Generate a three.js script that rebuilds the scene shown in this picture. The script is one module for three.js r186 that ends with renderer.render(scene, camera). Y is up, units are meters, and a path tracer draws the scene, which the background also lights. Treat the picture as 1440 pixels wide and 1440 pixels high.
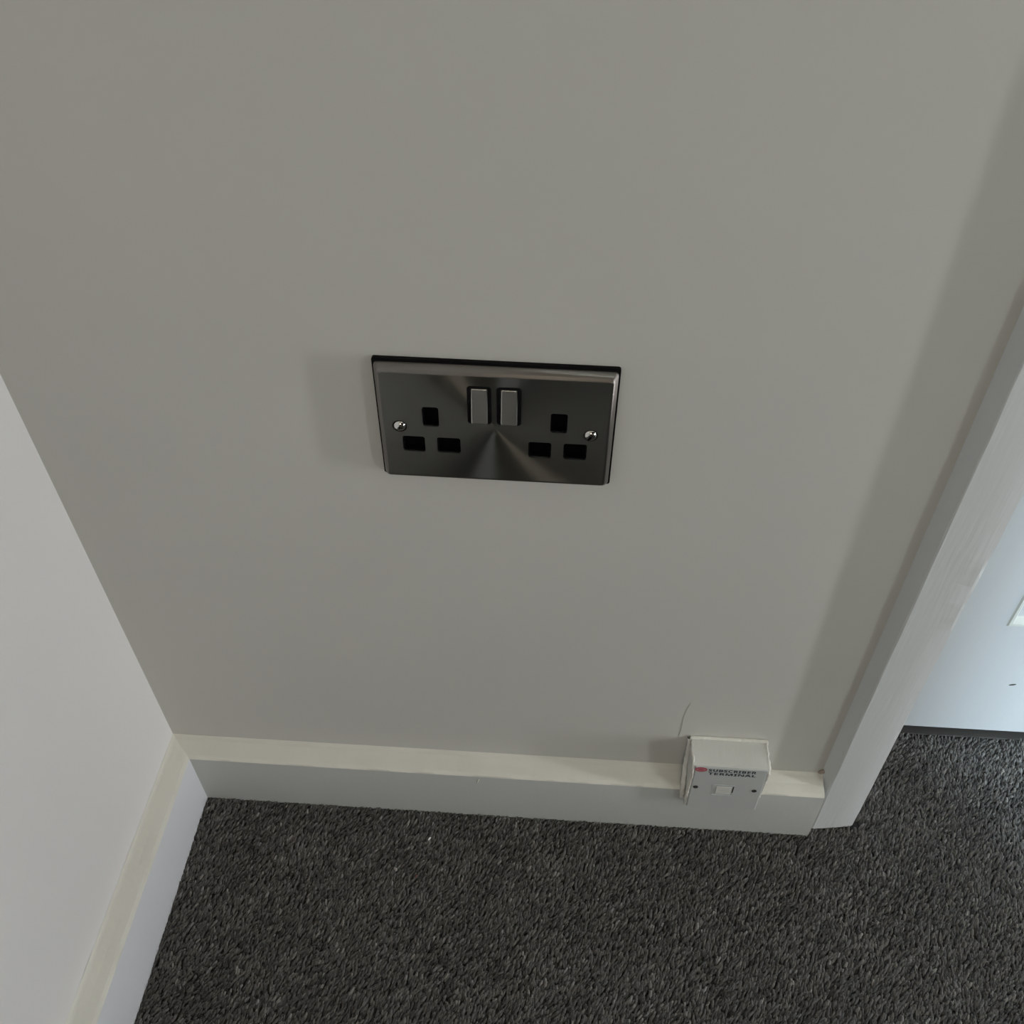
import * as THREE from 'three';
import { mergeGeometries, mergeVertices, toCreasedNormals } from 'three/addons/utils/BufferGeometryUtils.js';
import { RectAreaLightUniformsLib } from 'three/addons/lights/RectAreaLightUniformsLib.js';
import { RoundedBoxGeometry } from 'three/addons/geometries/RoundedBoxGeometry.js';
import { TextGeometry } from 'three/addons/geometries/TextGeometry.js';
import { FontLoader } from 'three/addons/loaders/FontLoader.js';
import { ImprovedNoise } from 'three/addons/math/ImprovedNoise.js';
import { Brush, Evaluator, SUBTRACTION } from 'three-bvh-csg';

// ---------------------------------------------------------------- camera, daylight, exposure
const scene = new THREE.Scene();
const camera = new THREE.PerspectiveCamera(56.46, 1, 0.02, 30);
camera.position.set(0.35853, 0.86001, 0.45951);
camera.rotation.order = 'YXZ';
camera.rotation.set(-0.78655, 0.08069, -0.0115);
scene.add(camera);

const renderer = new THREE.WebGLRenderer({ antialias: true });
renderer.toneMapping = THREE.LinearToneMapping;
renderer.toneMappingExposure = 3.14;
renderer.shadowMap.enabled = true;
RectAreaLightUniformsLib.init();

scene.background = new THREE.Color().setRGB(0.30, 0.36, 0.42);   // overcast daylight beyond the windows

// room: x 0..RX, z 0..RZ, floor y 0, ceiling y RY
const RX = 2.3, RZ = 3.4, RY = 2.4, WT = 0.16;
// windows in the right wall: [z0, z1, y0, y1, colour, intensity]
const WINDOWS = [
  [0.34, 0.46, 0.06, 0.50, [0.97, 0.96, 1.0], 38],
  [0.34, 0.46, 0.54, 1.00, [0.97, 0.96, 1.0], 26],
  [1.40, 1.66, 0.15, 1.05, [0.88, 0.96, 1.0], 4.2],
  [2.48, 3.00, 0.90, 2.20, [0.66, 0.85, 1.0], 72],
];
for (const [z0, z1, y0, y1, c, I] of WINDOWS) {
  const l = new THREE.RectAreaLight(new THREE.Color().setRGB(...c), I, z1 - z0 - 0.06, y1 - y0 - 0.06);
  l.position.set(RX + 0.02, (y0 + y1) / 2, (z0 + z1) / 2);
  l.lookAt(0, (y0 + y1) / 2, (z0 + z1) / 2);
  l.name = 'window_and_fill_light';
  scene.add(l);
}

// added warm fill light, set unseen in an opening behind the camera
{
  const l = new THREE.RectAreaLight(new THREE.Color().setRGB(1.0, 0.84, 0.62), 1.25, 0.7, 1.0);
  l.position.set(0.65, 1.5, RZ + 0.02); l.lookAt(0.65, 1.5, 0); l.name = 'window_and_fill_light'; scene.add(l);
}
// ---------------------------------------------------------------- helpers
let seed = 20240611;
const rnd = () => { seed = (seed * 1664525 + 1013904223) >>> 0; return seed / 4294967296; };
const noise = new ImprovedNoise();
const V2 = (x, y) => new THREE.Vector2(x, y);
const used = {};
function numbered(n) { used[n] = (used[n] ?? -1) + 1; return used[n] ? `${n}_${String(used[n]).padStart(3, '0')}` : n; }
function mesh(name, geo, mat, parent = scene) {
  const m = new THREE.Mesh(geo, mat);
  m.name = parent === scene ? numbered(name) : name;
  m.castShadow = m.receiveShadow = true;
  parent.add(m);
  return m;
}
function thing(name, label, category, pos, group) {
  const g = new THREE.Group(); g.name = numbered(name);
  g.position.set(...pos); g.userData = { label, category };
  if (group) g.userData.group = group;
  scene.add(g); return g;
}
function struct(o, label, category) { o.userData.kind = 'structure'; if (label) o.userData.label = label; if (category) o.userData.category = category; return o; }
function boxUV(g, s = 1) {                    // uv in metres, by the face's main direction
  g = g.index ? g.toNonIndexed() : g;
  const p = g.attributes.position, n = g.attributes.normal, uv = new Float32Array(p.count * 2);
  for (let i = 0; i < p.count; i++) {
    const ax = Math.abs(n.getX(i)), ay = Math.abs(n.getY(i)), az = Math.abs(n.getZ(i));
    const [u, v] = ax > ay && ax > az ? [p.getZ(i), p.getY(i)] : ay > az ? [p.getX(i), p.getZ(i)] : [p.getX(i), p.getY(i)];
    uv[2 * i] = u * s; uv[2 * i + 1] = v * s;
  }
  g.setAttribute('uv', new THREE.BufferAttribute(uv, 2)); return g;
}
function bx(x0, x1, y0, y1, z0, z1) { const g = new THREE.BoxGeometry(x1 - x0, y1 - y0, z1 - z0); g.translate((x0 + x1) / 2, (y0 + y1) / 2, (z0 + z1) / 2); return g; }
function rbx(x0, x1, y0, y1, z0, z1, r, seg = 3) { const g = new RoundedBoxGeometry(x1 - x0, y1 - y0, z1 - z0, seg, r); g.translate((x0 + x1) / 2, (y0 + y1) / 2, (z0 + z1) / 2); return g; }
function roundRect(w, h, r, cx = 0, cy = 0, S = THREE.Shape) {
  const s = new S(), x = cx - w / 2, y = cy - h / 2;
  s.moveTo(x + r, y); s.lineTo(x + w - r, y); s.absarc(x + w - r, y + r, r, -Math.PI / 2, 0);
  s.lineTo(x + w, y + h - r); s.absarc(x + w - r, y + h - r, r, 0, Math.PI / 2);
  s.lineTo(x + r, y + h); s.absarc(x + r, y + h - r, r, Math.PI / 2, Math.PI);
  s.lineTo(x, y + r); s.absarc(x + r, y + r, r, Math.PI, Math.PI * 1.5); return s;
}
// a profile (a, y) pushed along a line, finely cut so that a hand-painted wobble can be given to it
function sweepX(profile, x0, x1, n, wob = 0) {          // profile points [z, y]
  const pos = [], idx = [], m = profile.length;
  for (let i = 0; i <= n; i++) {
    const x = x0 + (x1 - x0) * i / n;
    for (const [z, y, k = 0] of profile) {
      const w = wob * k * (noise.noise(x * 45, y * 60, z * 60) + 0.6 * noise.noise(x * 130, y * 90, 3.1));
      pos.push(x, y + w, z + w * 0.5);
    }
  }
  for (let i = 0; i < n; i++) for (let j = 0; j < m; j++) {
    const a = i * m + j, b = i * m + (j + 1) % m, c = a + m, d = b + m;
    idx.push(a, c, b, b, c, d);
  }
  const cap = THREE.ShapeUtils.triangulateShape(profile.map(([z, y]) => V2(z, y)), []);
  for (const [a, b, c] of cap) { idx.push(a, b, c, n * m + a, n * m + c, n * m + b); }
  const g = new THREE.BufferGeometry();
  g.setAttribute('position', new THREE.Float32BufferAttribute(pos, 3)); g.setIndex(idx);
  return boxUV(toCreasedNormals(g, 0.6));
}
// ---------------------------------------------------------------- materials
function dataTex(n, f, srgb) {
  const d = new Uint8Array(n * n * 4);
  for (let y = 0; y < n; y++) for (let x = 0; x < n; x++) {
    const c = f(x / n, y / n), i = (y * n + x) * 4;
    d[i] = c[0] * 255; d[i + 1] = c[1] * 255; d[i + 2] = c[2] * 255; d[i + 3] = 255;
  }
  const t = new THREE.DataTexture(d, n, n); t.wrapS = t.wrapT = THREE.RepeatWrapping;
  t.magFilter = THREE.LinearFilter; t.minFilter = THREE.LinearMipmapLinearFilter; t.generateMipmaps = true;
  if (srgb) t.colorSpace = THREE.SRGBColorSpace;
  t.needsUpdate = true; return t;
}
// tiling noise: blend four shifted copies
function tile(u, v, f, oct = 3, z = 0) {
  const P = (a, b) => { let s = 0, k = 1, q = f; for (let o = 0; o < oct; o++) { s += k * noise.noise(a * q, b * q, z + o * 7.3); k *= 0.5; q *= 2; } return s; };
  const a = P(u, v), b = P(u - 1, v), c = P(u, v - 1), d = P(u - 1, v - 1);
  const n = (1 - u) * (1 - v) * a + u * (1 - v) * b + (1 - u) * v * c + u * v * d;
  return n / Math.sqrt(((1 - u) ** 2 + u * u) * ((1 - v) ** 2 + v * v));
}
const clamp = (x, a = 0, b = 1) => Math.min(b, Math.max(a, x));
const rollerTex = dataTex(512, (u, v) => { const k = clamp(0.5 + 0.32 * tile(u, v, 60, 2, 1.7) + 0.2 * tile(u, v, 7, 3, 9.1)); return [k, k, k]; });
rollerTex.repeat.set(4, 4);
const brushTex = dataTex(512, (u, v) => {
  const st = tile(u, v, 1, 1, 4); let s = 0;
  for (let o = 0; o < 3; o++) s += [0.3, 0.2, 0.16][o] * ((1 - v) * noise.noise(u * [60, 120, 25][o], v * 6, o * 5) + v * noise.noise(u * [60, 120, 25][o], (v - 1) * 6, o * 5));
  const k = clamp(0.5 + s + 0.12 * st); return [k, k, k];
});
brushTex.repeat.set(5, 5);
const scratchTex = brushTex.clone(); scratchTex.repeat.set(60, 25); scratchTex.needsUpdate = true;
const wallTone = dataTex(256, (u, v) => { const k = tile(u, v, 3, 3, 2.2) * 0.03; return [0.97 + k, 0.97 + k * 0.9, 0.965 + k * 0.7]; });
const lin = (r, g, b) => new THREE.Color().setRGB(r, g, b);
const M = {
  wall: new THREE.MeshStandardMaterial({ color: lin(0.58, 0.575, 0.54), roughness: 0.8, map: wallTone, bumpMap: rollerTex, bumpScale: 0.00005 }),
  wallOther: new THREE.MeshStandardMaterial({ color: lin(0.34, 0.31, 0.27), roughness: 0.85 }),
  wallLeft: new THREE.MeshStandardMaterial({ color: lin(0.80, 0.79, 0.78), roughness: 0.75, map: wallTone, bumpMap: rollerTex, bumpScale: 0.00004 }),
  ceiling: new THREE.MeshStandardMaterial({ color: lin(0.78, 0.72, 0.63), roughness: 0.9 }),
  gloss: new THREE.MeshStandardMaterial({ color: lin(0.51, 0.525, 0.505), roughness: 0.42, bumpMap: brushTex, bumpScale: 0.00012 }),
  archi: new THREE.MeshStandardMaterial({ color: lin(0.58, 0.60, 0.60), roughness: 0.42, bumpMap: brushTex, bumpScale: 0.0003 }),
  door: new THREE.MeshStandardMaterial({ color: lin(0.50, 0.515, 0.52), roughness: 0.38, bumpMap: rollerTex, bumpScale: 0.0001 }),
  glossLeftLit: new THREE.MeshStandardMaterial({ color: lin(0.72, 0.735, 0.76), roughness: 0.4, bumpMap: brushTex, bumpScale: 0.00012 }),  // same paint as the back board, with window light put into the colour
  litTop: new THREE.MeshStandardMaterial({ color: lin(0.71, 0.695, 0.625), roughness: 0.5, bumpMap: rollerTex, bumpScale: 0.00025 }),  // skirting tops: light from above put into a paler, creamier colour
  moulding: new THREE.MeshStandardMaterial({ color: lin(0.53, 0.545, 0.50), roughness: 0.4 }),
  sealant: new THREE.MeshStandardMaterial({ color: lin(0.74, 0.73, 0.67), roughness: 0.45 }),
  plasticWhite: new THREE.MeshStandardMaterial({ color: lin(0.66, 0.66, 0.62), roughness: 0.45, bumpMap: brushTex, bumpScale: 0.0002 }),
  cover: new THREE.MeshStandardMaterial({ color: lin(0.50, 0.52, 0.51), roughness: 0.35 }),  // greyer than the body, with shade on the front put into the colour
  black: new THREE.MeshPhysicalMaterial({ color: lin(0.0025, 0.0025, 0.003), roughness: 0.6, specularIntensity: 0.3 }),
  shutter: new THREE.MeshPhysicalMaterial({ color: lin(0.001, 0.001, 0.0015), roughness: 0.8, specularIntensity: 0.15 }),
  floorUnder: new THREE.MeshStandardMaterial({ color: lin(0.045, 0.044, 0.042), roughness: 1 }),
  tuft: new THREE.MeshStandardMaterial({ color: 0xffffff, roughness: 0.95 }),
  dark: new THREE.MeshStandardMaterial({ color: lin(0.035, 0.032, 0.028), roughness: 0.8 }),
  ink: new THREE.MeshStandardMaterial({ color: lin(0.03, 0.045, 0.06), roughness: 0.6 }),
  red: new THREE.MeshStandardMaterial({ color: lin(0.42, 0.09, 0.12), roughness: 0.5 }),
  pvc: new THREE.MeshStandardMaterial({ color: lin(0.8, 0.8, 0.8), roughness: 0.3 }),
  glass: new THREE.MeshPhysicalMaterial({ color: 0xffffff, roughness: 0, transmission: 1, thickness: 0, ior: 1.5 }),
  steelFace: new THREE.MeshPhysicalMaterial({ color: lin(0.25, 0.245, 0.225), metalness: 1, roughness: 0.30, anisotropy: 1.0, anisotropyRotation: 0.8 }),
  steelEdge: new THREE.MeshStandardMaterial({ color: lin(0.22, 0.205, 0.19), metalness: 1, roughness: 0.34 }),
  steelRocker: new THREE.MeshStandardMaterial({ color: lin(0.52, 0.51, 0.47), metalness: 1, roughness: 0.33, bumpMap: scratchTex, bumpScale: 0.00006 }),
  chrome: new THREE.MeshStandardMaterial({ color: lin(0.78, 0.76, 0.72), metalness: 1, roughness: 0.12 }),
};
// ---------------------------------------------------------------- the room
const DX0 = 0.640, DX1 = 1.440, DTOP = 2.02;              // door opening in the back wall
function wallShape(w0, w1, y0, y1, holes, depth) {
  const s = new THREE.Shape([V2(w0, y0), V2(w1, y0), V2(w1, y1), V2(w0, y1)]);
  for (const [a0, a1, b0, b1] of holes) s.holes.push(new THREE.Path([V2(a0, b0), V2(a0, b1), V2(a1, b1), V2(a1, b0)]));
  return new THREE.ExtrudeGeometry(s, { depth, bevelEnabled: false });
}
{
  const s = new THREE.Shape([V2(-WT, -0.1), V2(DX0, -0.1), V2(DX0, DTOP), V2(DX1, DTOP), V2(DX1, -0.1), V2(RX + WT, -0.1), V2(RX + WT, RY), V2(-WT, RY)]);
  const g = new THREE.ExtrudeGeometry(s, { depth: WT, bevelEnabled: false }); g.translate(0, 0, -WT);
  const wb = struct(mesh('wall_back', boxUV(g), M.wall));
  // an old run in the paint above the telephone box
  const pts = []; for (let i = 0; i <= 14; i++) { const t = i / 14; pts.push(new THREE.Vector3(0.4657 + 0.0035 * t * t + 0.0006 * Math.sin(t * 7), 0.130 + 0.05 * t, 0.0001)); }
  mesh('paint_run', new THREE.TubeGeometry(new THREE.CatmullRomCurve3(pts), 28, 0.0003, 6), M.wall, wb);
}
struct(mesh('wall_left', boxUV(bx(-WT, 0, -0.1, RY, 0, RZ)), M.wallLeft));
{
  const g = wallShape(-WT, RZ + WT, -0.1, RY, WINDOWS.map(([z0, z1, y0, y1]) => [z0, z1, y0, y1]), WT);
  g.rotateY(-Math.PI / 2); g.translate(RX + WT, 0, 0);
  struct(mesh('wall_right', boxUV(g), M.wallOther));
}
{
  const g = wallShape(-WT, RX, -0.1, RY, [[0.27, 1.03, 0.97, 2.03]], WT); g.translate(0, 0, RZ);
  struct(mesh('wall_front', boxUV(g), M.wallOther));
}
struct(mesh('wall_light_blocker', boxUV(rbx(1.20, 1.30, -0.1, RY, 0.88, RZ + 0.02, 0.004)), M.wallOther));  // added unseen wall, keeps the far window's light off the left floor
struct(mesh('ceiling', bx(-WT, RX + WT, RY, RY + 0.12, -WT, RZ + WT), M.ceiling));
struct(mesh('floor', boxUV(bx(-WT, RX + WT, -0.25, -0.0022, -0.6, RZ + WT)), M.floorUnder));

// windows (out of frame, they are where the daylight comes in)
WINDOWS.forEach(([z0, z1, y0, y1], i) => {
  const w = new THREE.Group(); w.name = `window_${i + 1}`; scene.add(w); struct(w, 'white framed window in the right wall', 'window');
  const f = 0.03, x0 = RX + 0.05, x1 = RX + 0.11;
  mesh('window_frame', mergeGeometries([bx(x0, x1, y0, y0 + f, z0, z1), bx(x0, x1, y1 - f, y1, z0, z1), bx(x0, x1, y0 + f, y1 - f, z0, z0 + f), bx(x0, x1, y0 + f, y1 - f, z1 - f, z1)]), M.pvc, w);
  const p = new THREE.PlaneGeometry(z1 - z0 - 2 * f, y1 - y0 - 2 * f); p.rotateY(-Math.PI / 2); p.translate(RX + 0.08, (y0 + y1) / 2, (z0 + z1) / 2);
  mesh('pane', p, M.glass, w);
});

// skirting boards: square-edged, thick with old gloss paint, a soft nose and a sloping top whose colour holds the light from above
const SK = [[0, -0.003], [0.0193, -0.003], [0.0195, 0.0], [0.0195, 0.0700, 0.3], [0.0190, 0.0722, 0.5], [0, 0.0724]];
const SKTOP = [[0.0002, 0.0715], [0.0186, 0.0718], [0.0193, 0.0724, 0.6], [0.0187, 0.0739, 1], [0.0166, 0.0754, 1], [0.0090, 0.0768, 1], [0.0035, 0.0790, 1], [0.0012, 0.0815, 1], [0.0002, 0.0835, 1]];
function alongZ(g) {                        // the same run laid along the left wall: x and z change places
  const p = g.attributes.position, n = g.attributes.normal;
  for (let i = 0; i < p.count; i++) { const x = p.getX(i), z = p.getZ(i); p.setXYZ(i, z, p.getY(i), x); const nx = n.getX(i), nz = n.getZ(i); n.setXYZ(i, nz, n.getY(i), nx); }
  for (let i = 0; i < p.count; i += 3) for (const a of [p, n, g.attributes.uv]) { const k = a.itemSize; for (let c = 0; c < k; c++) { const t = a.array[(i + 1) * k + c]; a.array[(i + 1) * k + c] = a.array[(i + 2) * k + c]; a.array[(i + 2) * k + c] = t; } }
  return g;
}
{
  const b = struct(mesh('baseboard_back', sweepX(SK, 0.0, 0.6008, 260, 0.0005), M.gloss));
  b.name = 'baseboard_back';
  const st = new THREE.SphereGeometry(1, 14, 10); st.scale(0.0042, 0.0024, 0.0016); st.rotateZ(0.5); st.translate(0.5985, 0.0868, 0.0012);
  const sg = st.attributes.position; for (let i = 0; i < sg.count; i++) { const k = 0.0006 * noise.noise(sg.getX(i) * 500, sg.getY(i) * 500, 1); sg.setXYZ(i, sg.getX(i) + k, sg.getY(i) + k, sg.getZ(i)); }
  mesh('stained_filler', st, new THREE.MeshStandardMaterial({ color: lin(0.36, 0.30, 0.25), roughness: 0.9 }), b).userData.label = 'brown stained caulk in the corner by the architrave';
  const drip = new THREE.SphereGeometry(1, 12, 8); drip.scale(0.0007, 0.0042, 0.0007); drip.rotateZ(-0.25); drip.translate(0.2887, 0.0655, 0.0196);
  mesh('paint_drip', drip, M.sealant, b);
  mesh('lit_top', sweepX(SKTOP, 0.0003, 0.6006, 300, 0.0006), M.litTop, b);
  const l = struct(mesh('baseboard_left', alongZ(sweepX(SK, 0, RZ, 300, 0.0004)), M.glossLeftLit));
  mesh('lit_top', alongZ(sweepX(SKTOP, 0.0003, RZ, 600, 0.0006)), M.litTop, l);
}
// architrave: thick outer edge, face leaning back towards the opening, rounded arris
function architrave(mirror, y1) {
  const P = [[0.5988, 0], [0.6042, 0.0105], [0.6050, 0.0116], [0.6062, 0.0121], [0.6250, 0.0098], [0.6412, 0.0074], [0.6445, 0.0058], [0.6468, 0.0022], [0.6484, -0.0030], [0.6500, -0.006], [0.636, -0.006], [0.636, 0]];
  const n = 220, pos = [], idx = [], m = P.length;
  for (let i = 0; i <= n; i++) {
    const y = 0.001 + (y1 - 0.001) * (i / n) ** 1.6;
    P.forEach(([x, z], j) => {
      const k = j > 0 && j < 8 ? 1 : 0, w = k * (0.0003 * noise.noise(x * 200 + 4, y * 30, j * 0.3) + 0.0005 * noise.noise(j * 0.7, y * 14, 2));
      const X = x + w, Z = z + w * 0.6;
      pos.push(mirror ? DX0 + DX1 - X : X, y, Z);
    });
  }
  for (let i = 0; i < n; i++) for (let j = 0; j < m; j++) {
    const a = i * m + j, b = i * m + (j + 1) % m, c = a + m, d = b + m;
    mirror ? idx.push(a, c, b, b, c, d) : idx.push(a, b, c, b, d, c);
  }
  for (const [a, b, c] of THREE.ShapeUtils.triangulateShape(P.map(([x, z]) => V2(x, z)), [])) idx.push(a, b, c, n * m + a, n * m + c, n * m + b);
  const g = new THREE.BufferGeometry(); g.setAttribute('position', new THREE.Float32BufferAttribute(pos, 3)); g.setIndex(idx);
  return boxUV(toCreasedNormals(g, 0.38));
}
struct(mesh('trim_1', architrave(false, 2.05), M.archi), 'white gloss-painted door architrave with brush marks at the end of the skirting board', 'architrave');
struct(mesh('trim_2', architrave(true, 2.05), M.archi));
struct(mesh('trim_3', bx(0.6015, 1.4785, DTOP - 0.012, 2.052, 0.0, 0.011), M.archi));
// door lining, then the door itself hung at the far side of the opening
const L0 = DX0 + 0.0105, L1 = DX1 - 0.0105;
struct(mesh('trim_4', mergeGeometries([bx(DX0, L0, -0.002, DTOP - 0.012, -WT, -0.0065), bx(L1, DX1, -0.002, DTOP - 0.012, -WT, -0.0065), bx(DX0, DX1, DTOP - 0.012, DTOP, -WT, -0.0005)]), M.archi));
struct(mesh('trim_5', rbx(L0, L1, -0.004, 0.0016, -0.160, -0.0995, 0.0012), M.dark), 'dark threshold strip under the door', 'threshold');
{
  const d = new THREE.Group(); d.name = 'door_1'; scene.add(d);
  struct(d, 'white painted panel door standing back inside the door frame', 'door');
  const x0 = L0 + 0.003, x1 = L1 - 0.003, y0 = 0.008, y1 = DTOP - 0.016, zf = -0.105, st = 0.758 - x0;
  const cw = (x1 - x0 - 2 * st - 0.09) / 2;
  const cols = [[x0 + st, x0 + st + cw], [x1 - st - cw, x1 - st]];
  const rows = [[0.176, 0.80], [1.0, 1.55], [1.66, 1.88]];
  const s = new THREE.Shape([V2(x0, y0), V2(x1, y0), V2(x1, y1), V2(x0, y1)]);
  const panels = [];
  for (const [a0, a1] of cols) for (const [b0, b1] of rows) { s.holes.push(new THREE.Path([V2(a0, b0), V2(a0, b1), V2(a1, b1), V2(a1, b0)])); panels.push([a0, a1, b0, b1]); }
  const front = new THREE.ExtrudeGeometry(s, { depth: 0.010, bevelEnabled: false }); front.translate(0, 0, zf - 0.010);
  const back = bx(x0, x1, y0, y1, zf - 0.040, zf - 0.010).toNonIndexed();
  mesh('door_slab', boxUV(mergeGeometries([front, back])), M.door, d);
  for (const [a0, a1, b0, b1] of panels) {
    // moulded surround (slopes in) and the sunk field
    const ring = (o, z) => [[a0 + o, b0 + o, z], [a1 - o, b0 + o, z], [a1 - o, b1 - o, z], [a0 + o, b1 - o, z]];
    const R = [ring(0, zf), ring(0.0015, zf + 0.0012), ring(0.004, zf + 0.0008), ring(0.0085, zf - 0.0050)];
    const pos = [], idx = []; R.flat().forEach((p) => pos.push(...p));
    for (let r = 0; r < 3; r++) for (let k = 0; k < 4; k++) { const a = r * 4 + k, b = r * 4 + (k + 1) % 4; idx.push(a, b, a + 4, b, b + 4, a + 4); }
    const g = new THREE.BufferGeometry(); g.setAttribute('position', new THREE.Float32BufferAttribute(pos, 3)); g.setIndex(idx);
    const pan = mesh('door_panel', boxUV(bx(a0 + 0.004, a1 - 0.004, b0 + 0.004, b1 - 0.004, zf - 0.0102, zf - 0.0050)), M.door, d);
    mesh('moulding', boxUV(toCreasedNormals(g, 0.2)), M.moulding, pan);
  }
  const mk = new THREE.SphereGeometry(1, 10, 8); mk.scale(0.0035, 0.0012, 0.0004); mk.rotateZ(0.25); mk.translate(0.795, 0.0877, zf);
  mesh('scuff', mk, M.dark, d);
}

// ---------------------------------------------------------------- carpet
{
  const tg = new THREE.IcosahedronGeometry(1, 0); tg.scale(0.0036, 0.0011, 0.0012);
  const spots = [], S = 0.0024;
  const inside = (x, z) => (x > 0.0190 && x < 0.598 && z > 0.0190) || (x >= 0.598 && z > 0.010) || (x > L0 + 0.001 && x < L1 - 0.001 && z > -0.0985);
  for (let x = 0; x < 1.30; x += S) for (let z = -0.13; z < 0.70; z += S) {
    const X = x + (rnd() - 0.5) * S * 1.3, Z = z + (rnd() - 0.5) * S * 1.3;
    if (inside(X, Z)) spots.push([X, Z]);
  }
  const im = new THREE.InstancedMesh(tg, M.tuft, spots.length);
  im.name = 'carpet_pile'; im.receiveShadow = im.castShadow = true;
  im.userData = { kind: 'stuff', label: 'dark charcoal grey flecked carpet covering the floor', category: 'carpet' };
  const m4 = new THREE.Matrix4(), q = new THREE.Quaternion(), e = new THREE.Euler(), c = new THREE.Color(), sc = new THREE.Vector3(), ps = new THREE.Vector3();
  spots.forEach(([x, z], i) => {
    const big = noise.noise(x * 22, z * 22, 1) + 0.6 * noise.noise(x * 70, z * 70, 5);
    e.set(0, 1.1 + 0.9 * (rnd() - 0.5) + 0.35 * big, 0.15 + 0.75 * rnd(), 'YZX'); q.setFromEuler(e);
    const s = 0.8 + 0.5 * rnd(); sc.set(s, s, s);
    ps.set(x, -0.0012 + 0.0018 * rnd() + 0.0004 * big, z);
    m4.compose(ps, q, sc); im.setMatrixAt(i, m4);
    let k = 0.075 + 0.055 * rnd() + 0.021 * big; const r = rnd();
    if (r > 0.94) k *= 1.8; else if (r < 0.18) k *= 0.5;
    const w = rnd() * 0.08; c.setRGB(k * (1.02 + w * 0.5), k, k * (0.97 - w)); im.setColorAt(i, c);
  });
  scene.add(im);
}

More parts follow.
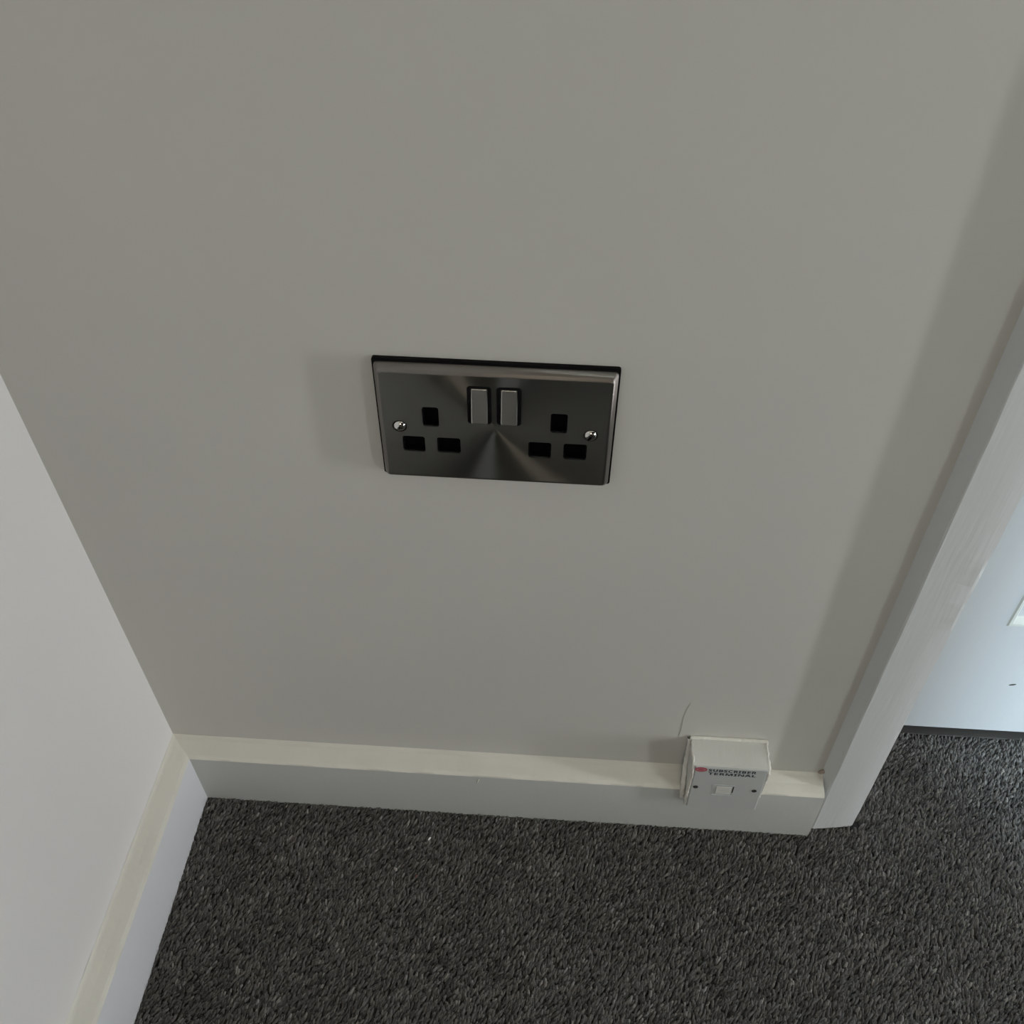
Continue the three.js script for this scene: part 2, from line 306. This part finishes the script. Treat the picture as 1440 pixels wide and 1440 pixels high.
// ---------------------------------------------------------------- double socket
const SOCK = thing('double_socket', 'brushed steel double wall socket with two switches, set in the grey wall', 'socket', [0.31212, 0.47748, 0]);
SOCK.rotation.z = -0.01289;
{
  const ev = new Evaluator(); ev.attributes = ['position', 'normal', 'uv'];
  const FW = 0.0704, FH = 0.0420, FZ = 0.0088;
  // black gasket on the wall
  const gs = roundRect(0.1483, 0.0924, 0.0015, 0, 0.0004); 
  const gg = new THREE.ExtrudeGeometry(gs, { depth: 0.0026, bevelEnabled: false, curveSegments: 4 });
  mesh('gasket', gg, M.black, SOCK);
  // the plate: front face on a fine grid so that the spun grain runs round its middle, sloping rim, back
  const rimW = 0.0730, rimH = 0.0444, zr = 0.0026;
  const loop = (w, h, r, z) => { const o = []; for (let c = 0; c < 4; c++) { const sx = [1, -1, -1, 1][c], sy = [1, 1, -1, -1][c]; for (let k = 0; k <= 6; k++) { const a = (c + k / 6) * Math.PI / 2; o.push([sx * (w - r) + Math.cos(a) * r, sy * (h - r) + Math.sin(a) * r, z]); } } return o; };
  const rings = [loop(rimW, rimH, 0.0022, zr), loop(rimW, rimH, 0.0022, zr + 0.0016), loop(rimW - 0.0004, rimH - 0.0004, 0.0022, zr + 0.0024), loop(FW + 0.0008, FH + 0.0008, 0.0021, FZ - 0.0010), loop(FW + 0.0003, FH + 0.0003, 0.0020, FZ - 0.0004), loop(FW - 0.0006, FH - 0.0006, 0.0018, FZ - 0.00005), loop(FW - 0.0012, FH - 0.0012, 0.0016, FZ)];
  const m = rings[0].length, pos = [], idx = [];
  rings.flat().forEach((p) => pos.push(...p));
  for (let r = 0; r < rings.length - 1; r++) for (let k = 0; k < m; k++) { const a = r * m + k, b = r * m + (k + 1) % m; idx.push(a, b, a + m, b, b + m, a + m); }
  // inside wall, so the plate is a shell 1 mm thick
  let rim = new THREE.BufferGeometry(); rim.setAttribute('position', new THREE.Float32BufferAttribute(pos, 3)); rim.setIndex(idx);
  rim = boxUV(toCreasedNormals(rim, 0.9));
  const face = new THREE.BoxGeometry(2 * (FW - 0.0012), 2 * (FH - 0.0012), 0.0012, 90, 54, 1);
  { // round the corners of the face by pulling the corner cells in
    const p = face.attributes.position, w = FW - 0.0012, h = FH - 0.0012, r = 0.0016;
    for (let i = 0; i < p.count; i++) { let x = p.getX(i), y = p.getY(i); const dx = Math.abs(x) - (w - r), dy = Math.abs(y) - (h - r); if (dx > 0 && dy > 0) { const d = Math.hypot(dx, dy); if (d > r) { x = Math.sign(x) * (w - r + dx * r / d); y = Math.sign(y) * (h - r + dy * r / d); p.setXY(i, x, y); } } }
    face.translate(0, 0, FZ - 0.0006);
  }
  const cut = (w, h, r, x, y) => { const g = new THREE.ExtrudeGeometry(roundRect(w, h, r, x, y), { depth: 0.02, bevelEnabled: false, curveSegments: 4 }); return g; };
  const holes = [];
  for (const s of [[-39.8, 8.4, 10.2, 15.2], [-51.5, -14.2, 14.2, 12.6], [-29.3, -14.2, 14.8, 12.6], [39.3, 8.2, 10.4, 15.0], [28.0, -14.2, 14.4, 12.8], [50.2, -14.2, 14.6, 12.9]]) holes.push(s.map((v) => v / 1000));
  const sw = [[-0.0094, 0.0195], [0.0087, 0.0195]];
  let B = new Brush(face); B.updateMatrixWorld();
  for (const [x, y, w, h] of holes) { const C = new Brush(cut(w, h, 0.0016, x, y)); C.updateMatrixWorld(); B = ev.evaluate(B, C, SUBTRACTION); B.updateMatrixWorld(); }
  for (const [x, y] of sw) { const C = new Brush(cut(0.0146, 0.0284, 0.0020, x, y)); C.updateMatrixWorld(); B = ev.evaluate(B, C, SUBTRACTION); B.updateMatrixWorld(); }
  for (const x of [-0.0596, 0.0592]) { const g = new THREE.CylinderGeometry(0.0046, 0.0046, 0.02, 28); g.rotateX(Math.PI / 2); g.translate(x, -0.0002, FZ); const C = new Brush(g); C.updateMatrixWorld(); B = ev.evaluate(B, C, SUBTRACTION); B.updateMatrixWorld(); }
  const fg = B.geometry.index ? B.geometry.toNonIndexed() : B.geometry;
  { // uv: u runs round the centre of the spin, v outwards
    const p = fg.attributes.position, uv = new Float32Array(p.count * 2);
    for (let i = 0; i < p.count; i += 3) {
      const a = [0, 1, 2].map((k) => Math.atan2(p.getY(i + k) - 0.002, p.getX(i + k) - 0.0));
      for (let k = 1; k < 3; k++) { while (a[k] - a[0] > Math.PI) a[k] -= 2 * Math.PI; while (a[k] - a[0] < -Math.PI) a[k] += 2 * Math.PI; }
      for (let k = 0; k < 3; k++) { uv[2 * (i + k)] = a[k]; uv[2 * (i + k) + 1] = Math.hypot(p.getX(i + k), p.getY(i + k) - 0.002) * 20; }
    }
    fg.setAttribute('uv', new THREE.BufferAttribute(uv, 2));
  }
  const plate = mesh('faceplate', fg, M.steelFace, SOCK);
  mesh('rim', rim, M.steelEdge, plate);
  // black moulding behind the plate: six pin holes, each with its shutter
  for (const [x, y, w, h] of holes) {
    const s = roundRect(w + 0.0016, h + 0.0016, 0.0018, x, y); 
    s.holes.push(roundRect(w - 0.0010, h - 0.0010, 0.0012, x, y, THREE.Path));
    const wall = new THREE.ExtrudeGeometry(s, { depth: 0.0045, bevelEnabled: false, curveSegments: 4 }); wall.translate(0, 0, 0.0027);
    const hole = mesh('pin_hole', wall, M.black, SOCK);
    mesh('shutter', bx(x - w / 2 - 0.0006, x + w / 2 + 0.0006, y - h / 2 - 0.0006, y + h / 2 + 0.0006, 0.0026, 0.0036), M.shutter, hole);
  }
  // two steel rockers in black surrounds, top pressed in so the lower end stands proud
  for (const [x, y] of sw) {
    const s = roundRect(0.0144, 0.0282, 0.0019, x, y); s.holes.push(roundRect(0.0112, 0.0262, 0.0008, x, y, THREE.Path));
    const g = new THREE.ExtrudeGeometry(s, { depth: 0.0064, bevelEnabled: true, bevelSize: 0.0002, bevelThickness: 0.0002, bevelSegments: 1, curveSegments: 4 }); g.translate(0, 0, 0.0028);
    mesh('switch_surround', g, M.black, SOCK);
    mesh('switch_well', bx(x - 0.006, x + 0.006, y - 0.0135, y + 0.0135, 0.0026, 0.0034), M.shutter, SOCK);
    const r = new THREE.Group(); r.name = 'rocker_switch'; SOCK.add(r); r.position.set(x, y - 0.0006, 0.0066); r.rotation.x = -0.11;
    const body = rbx(-0.0051, 0.0051, -0.0128, 0.0122, -0.0028, 0.0020, 0.0006); mesh('rocker_body', body, M.black, r);
    const cap = rbx(-0.0051, 0.0051, -0.0128, 0.0124, 0.0016, 0.0034, 0.0008, 4); mesh('rocker_cap', boxUV(cap), M.steelRocker, r);
  }
  // two domed, slotted screws sitting in their dimples
  for (const [x, a] of [[-0.0596, 0.85], [0.0592, 1.15]]) {
    const dimple = new THREE.LatheGeometry([[0.0046, 0.00005], [0.0044, -0.0008], [0.0034, -0.0018], [0, -0.0018]].map((p) => V2(...p)), 28);
    dimple.rotateX(Math.PI / 2); dimple.translate(x, -0.0002, FZ);
    const head = new THREE.LatheGeometry([[0, 0.0016], [0.0012, 0.00155], [0.0024, 0.0012], [0.0033, 0.0006], [0.0039, -0.0002], [0.0040, -0.0012], [0, -0.0014]].map((p) => V2(...p)).reverse(), 32);
    head.rotateX(Math.PI / 2);
    const H = new Brush(mergeVertices(head)); H.updateMatrixWorld();
    const sl = new THREE.BoxGeometry(0.012, 0.0014, 0.0024); sl.rotateZ(a); sl.translate(0, 0, 0.0014);
    const C = new Brush(sl); C.updateMatrixWorld();
    const hg = ev.evaluate(H, C, SUBTRACTION).geometry; hg.translate(x, -0.0002, FZ);
    const sm = mesh('screw', hg, M.chrome, SOCK); sm.userData.label = 'shiny domed slotted screw';
    const bar = new THREE.BoxGeometry(0.0072, 0.0014, 0.0006); bar.rotateZ(a); bar.translate(x, -0.0002, FZ + 0.0005); mesh('screw_slot', bar, M.shutter, sm);  // dark bar laid in the chrome slot, painting in its shade
    mesh('screw_cup', dimple, M.steelEdge, sm);
  }
}

// ---------------------------------------------------------------- telephone box
const font = await new FontLoader().loadAsync('fonts/droid/droid_sans_bold.typeface.json');
const PH = thing('telephone_box', 'small white telephone box with red oval mark, sealed onto the skirting board', 'junction box', [0.4765, 0.0585, 0]);
{
  const W = 0.0640, H = 0.0715, D = 0.0285;
  // body scribed over the skirting: thick above, thin where it laps the board
  const P = [[0.0001, 0.0262], [0.0197, 0.0190], [0.0197, 0.0], [D - 0.0022, 0.0], [D - 0.0012, 0.0004], [D - 0.001, 0.0015], [D - 0.001, H - 0.002], [D - 0.0018, H - 0.0006], [D - 0.003, H], [0.0001, H + 0.0005]];
  const g = sweepX(P.map(([z, y]) => [z, y, 0.6]), 0, W, 40, 0.0005);
  mesh('body', g, M.plasticWhite, PH);
  const cover = mesh('cover', rbx(0.0022, W - 0.0004, 0.0012, H - 0.0016, D - 0.0024, D, 0.0009), M.cover, PH);
  // red oval mark with a pale ring, and two lines of small print
  const el = (a, b, d, x, y, z) => { const c = new THREE.CylinderGeometry(1, 1, d, 32); c.rotateX(Math.PI / 2); c.scale(a, b, 1); c.translate(x, y, z); return c; };
  const logo = mesh('logo', el(0.0052, 0.0036, 0.0002, 0.0072, H - 0.0052, D + 0.0001), M.red, cover); logo.userData.label = 'red oval mark';
  const rg = new THREE.TorusGeometry(1, 0.09, 5, 28); rg.scale(0.0034, 0.0017, 0.0004); rg.translate(0.0072, H - 0.0052, D + 0.0002);
  mesh('logo_ring', rg, new THREE.MeshStandardMaterial({ color: lin(0.6, 0.38, 0.40), roughness: 0.5 }), logo);
  const line = (str, w, h, x, y) => {
    const t = new TextGeometry(str, { font, size: 1, depth: 0.05, curveSegments: 3, bevelEnabled: false });
    t.computeBoundingBox(); const b = t.boundingBox; t.translate(-b.min.x, -b.min.y, 0); t.scale(w / (b.max.x - b.min.x), h / (b.max.y - b.min.y), 0.003); t.translate(x, y, D);
    return t;
  };
  const let1 = mesh('lettering', mergeGeometries([line('SUBSCRIBER', 0.0405, 0.0040, 0.0136, H - 0.0078), line('TERMINAL', 0.0405, 0.0038, 0.0140, H - 0.0130)]), M.ink, cover);
  let1.userData.label = 'two lines of dark capital lettering';
  // jack port with its sliding shutter
  const s = roundRect(0.0190, 0.0180, 0.0008, 0.0305, 0.0335); s.holes.push(roundRect(0.0176, 0.0166, 0.0005, 0.0305, 0.0335, THREE.Path));
  const jf = new THREE.ExtrudeGeometry(s, { depth: 0.0004, bevelEnabled: false }); jf.translate(0, 0, D - 0.0001);
  const jack = mesh('jack_port', jf, M.cover, cover);
  mesh('port_shutter', rbx(0.0240, 0.0372, 0.0275, 0.0395, D - 0.0004, D + 0.0005, 0.0004), M.plasticWhite, jack);
  mesh('port_slot', rbx(0.0382, 0.0394, 0.0300, 0.0405, D - 0.0004, D + 0.0002, 0.0003), M.dark, jack);
  for (const [x, y] of [[0.0062, 0.0368], [0.0572, 0.0358]]) {
    const c = el(0.0021, 0.0021, 0.0006, x, y, D + 0.0002), sc = mesh('screw', c, M.dark, PH);
    const b = new THREE.BoxGeometry(0.0030, 0.0005, 0.0002); b.rotateZ(0.6); b.translate(x, y, D + 0.0006); mesh('screw_slot', b, M.ink, sc);
  }
  // beads of painted sealant round the box
  const bead = (pts, r, n = 60) => {
    const c = new THREE.CatmullRomCurve3(pts.map((p) => new THREE.Vector3(...p)));
    const g = new THREE.TubeGeometry(c, n, r, 8), p = g.attributes.position;
    for (let i = 0; i < p.count; i++) { const x = p.getX(i), y = p.getY(i), z = p.getZ(i), k = 0.0008 * noise.noise(x * 260, y * 260, z * 260); p.setXYZ(i, x + k, y + k, z + k); }
    g.computeVertexNormals(); return g;
  };
  mesh('sealant_bead', bead([[-0.0012, H + 0.0006, 0.0012], [0.02, H + 0.0010, 0.0010], [0.045, H + 0.0010, 0.0011], [W + 0.0010, H + 0.0012, 0.0010]], 0.0018), M.sealant, PH);
  mesh('sealant_bead', bead([[W + 0.0006, H + 0.0005, 0.001], [W + 0.0004, H - 0.0004, 0.012], [W + 0.0006, H - 0.003, 0.0255], [W + 0.0010, 0.04, 0.0262], [W + 0.0008, 0.0225, 0.0240], [W + 0.0004, 0.003, 0.0212]], 0.0012), M.sealant, PH);
  mesh('sealant_bead', bead([[-0.0012, H, 0.001], [-0.0010, H - 0.014, 0.004], [-0.0018, 0.036, 0.010], [-0.0024, 0.022, 0.0205], [-0.0016, 0.004, 0.0205]], 0.0022), M.sealant, PH);
  mesh('sealant_bead', bead([[0.0004, H - 0.0012, 0.004], [0.0002, H - 0.0012, 0.015], [0.0004, H - 0.002, 0.0262], [0.0010, 0.05, 0.0270], [0.0004, 0.025, 0.0270], [0.0012, 0.004, 0.0262]], 0.0013), M.sealant, PH);
}

// ---------------------------------------------------------------- crumbs on the carpet
function chip(name, label, cat, x, z, a, b, c, turn, mat) {
  const g = new THREE.IcosahedronGeometry(1, 1), p = g.attributes.position;
  for (let i = 0; i < p.count; i++) { const k = 1 + 0.3 * noise.noise(p.getX(i) * 2 + x * 90, p.getY(i) * 2, p.getZ(i) * 2); p.setXYZ(i, p.getX(i) * a * k, p.getY(i) * b * k, p.getZ(i) * c * k); }
  g.rotateY(turn); g.computeVertexNormals();
  const o = mesh(name, g, mat); o.position.set(x, 0.0026, z); o.userData = { label, category: cat }; return o;
}
chip('paint_chip', 'tiny bright white paint chip on the carpet nearest the back skirting board', 'paint chip', 0.2433, 0.0478, 0.0021, 0.0008, 0.0009, 1.0, M.pvc);
chip('carpet_lint', 'pale grey bit of lint on the carpet in front of the white paint chip', 'lint', 0.2158, 0.0795, 0.0024, 0.0009, 0.0016, 2.2, new THREE.MeshStandardMaterial({ color: lin(0.30, 0.28, 0.26), roughness: 1 }));
chip('carpet_lint', 'small dull red speck of lint on the carpet beside the pale grey lint', 'lint', 0.2358, 0.0848, 0.0016, 0.0008, 0.0010, 1.2, new THREE.MeshStandardMaterial({ color: lin(0.14, 0.06, 0.055), roughness: 1 }));

renderer.render(scene, camera);
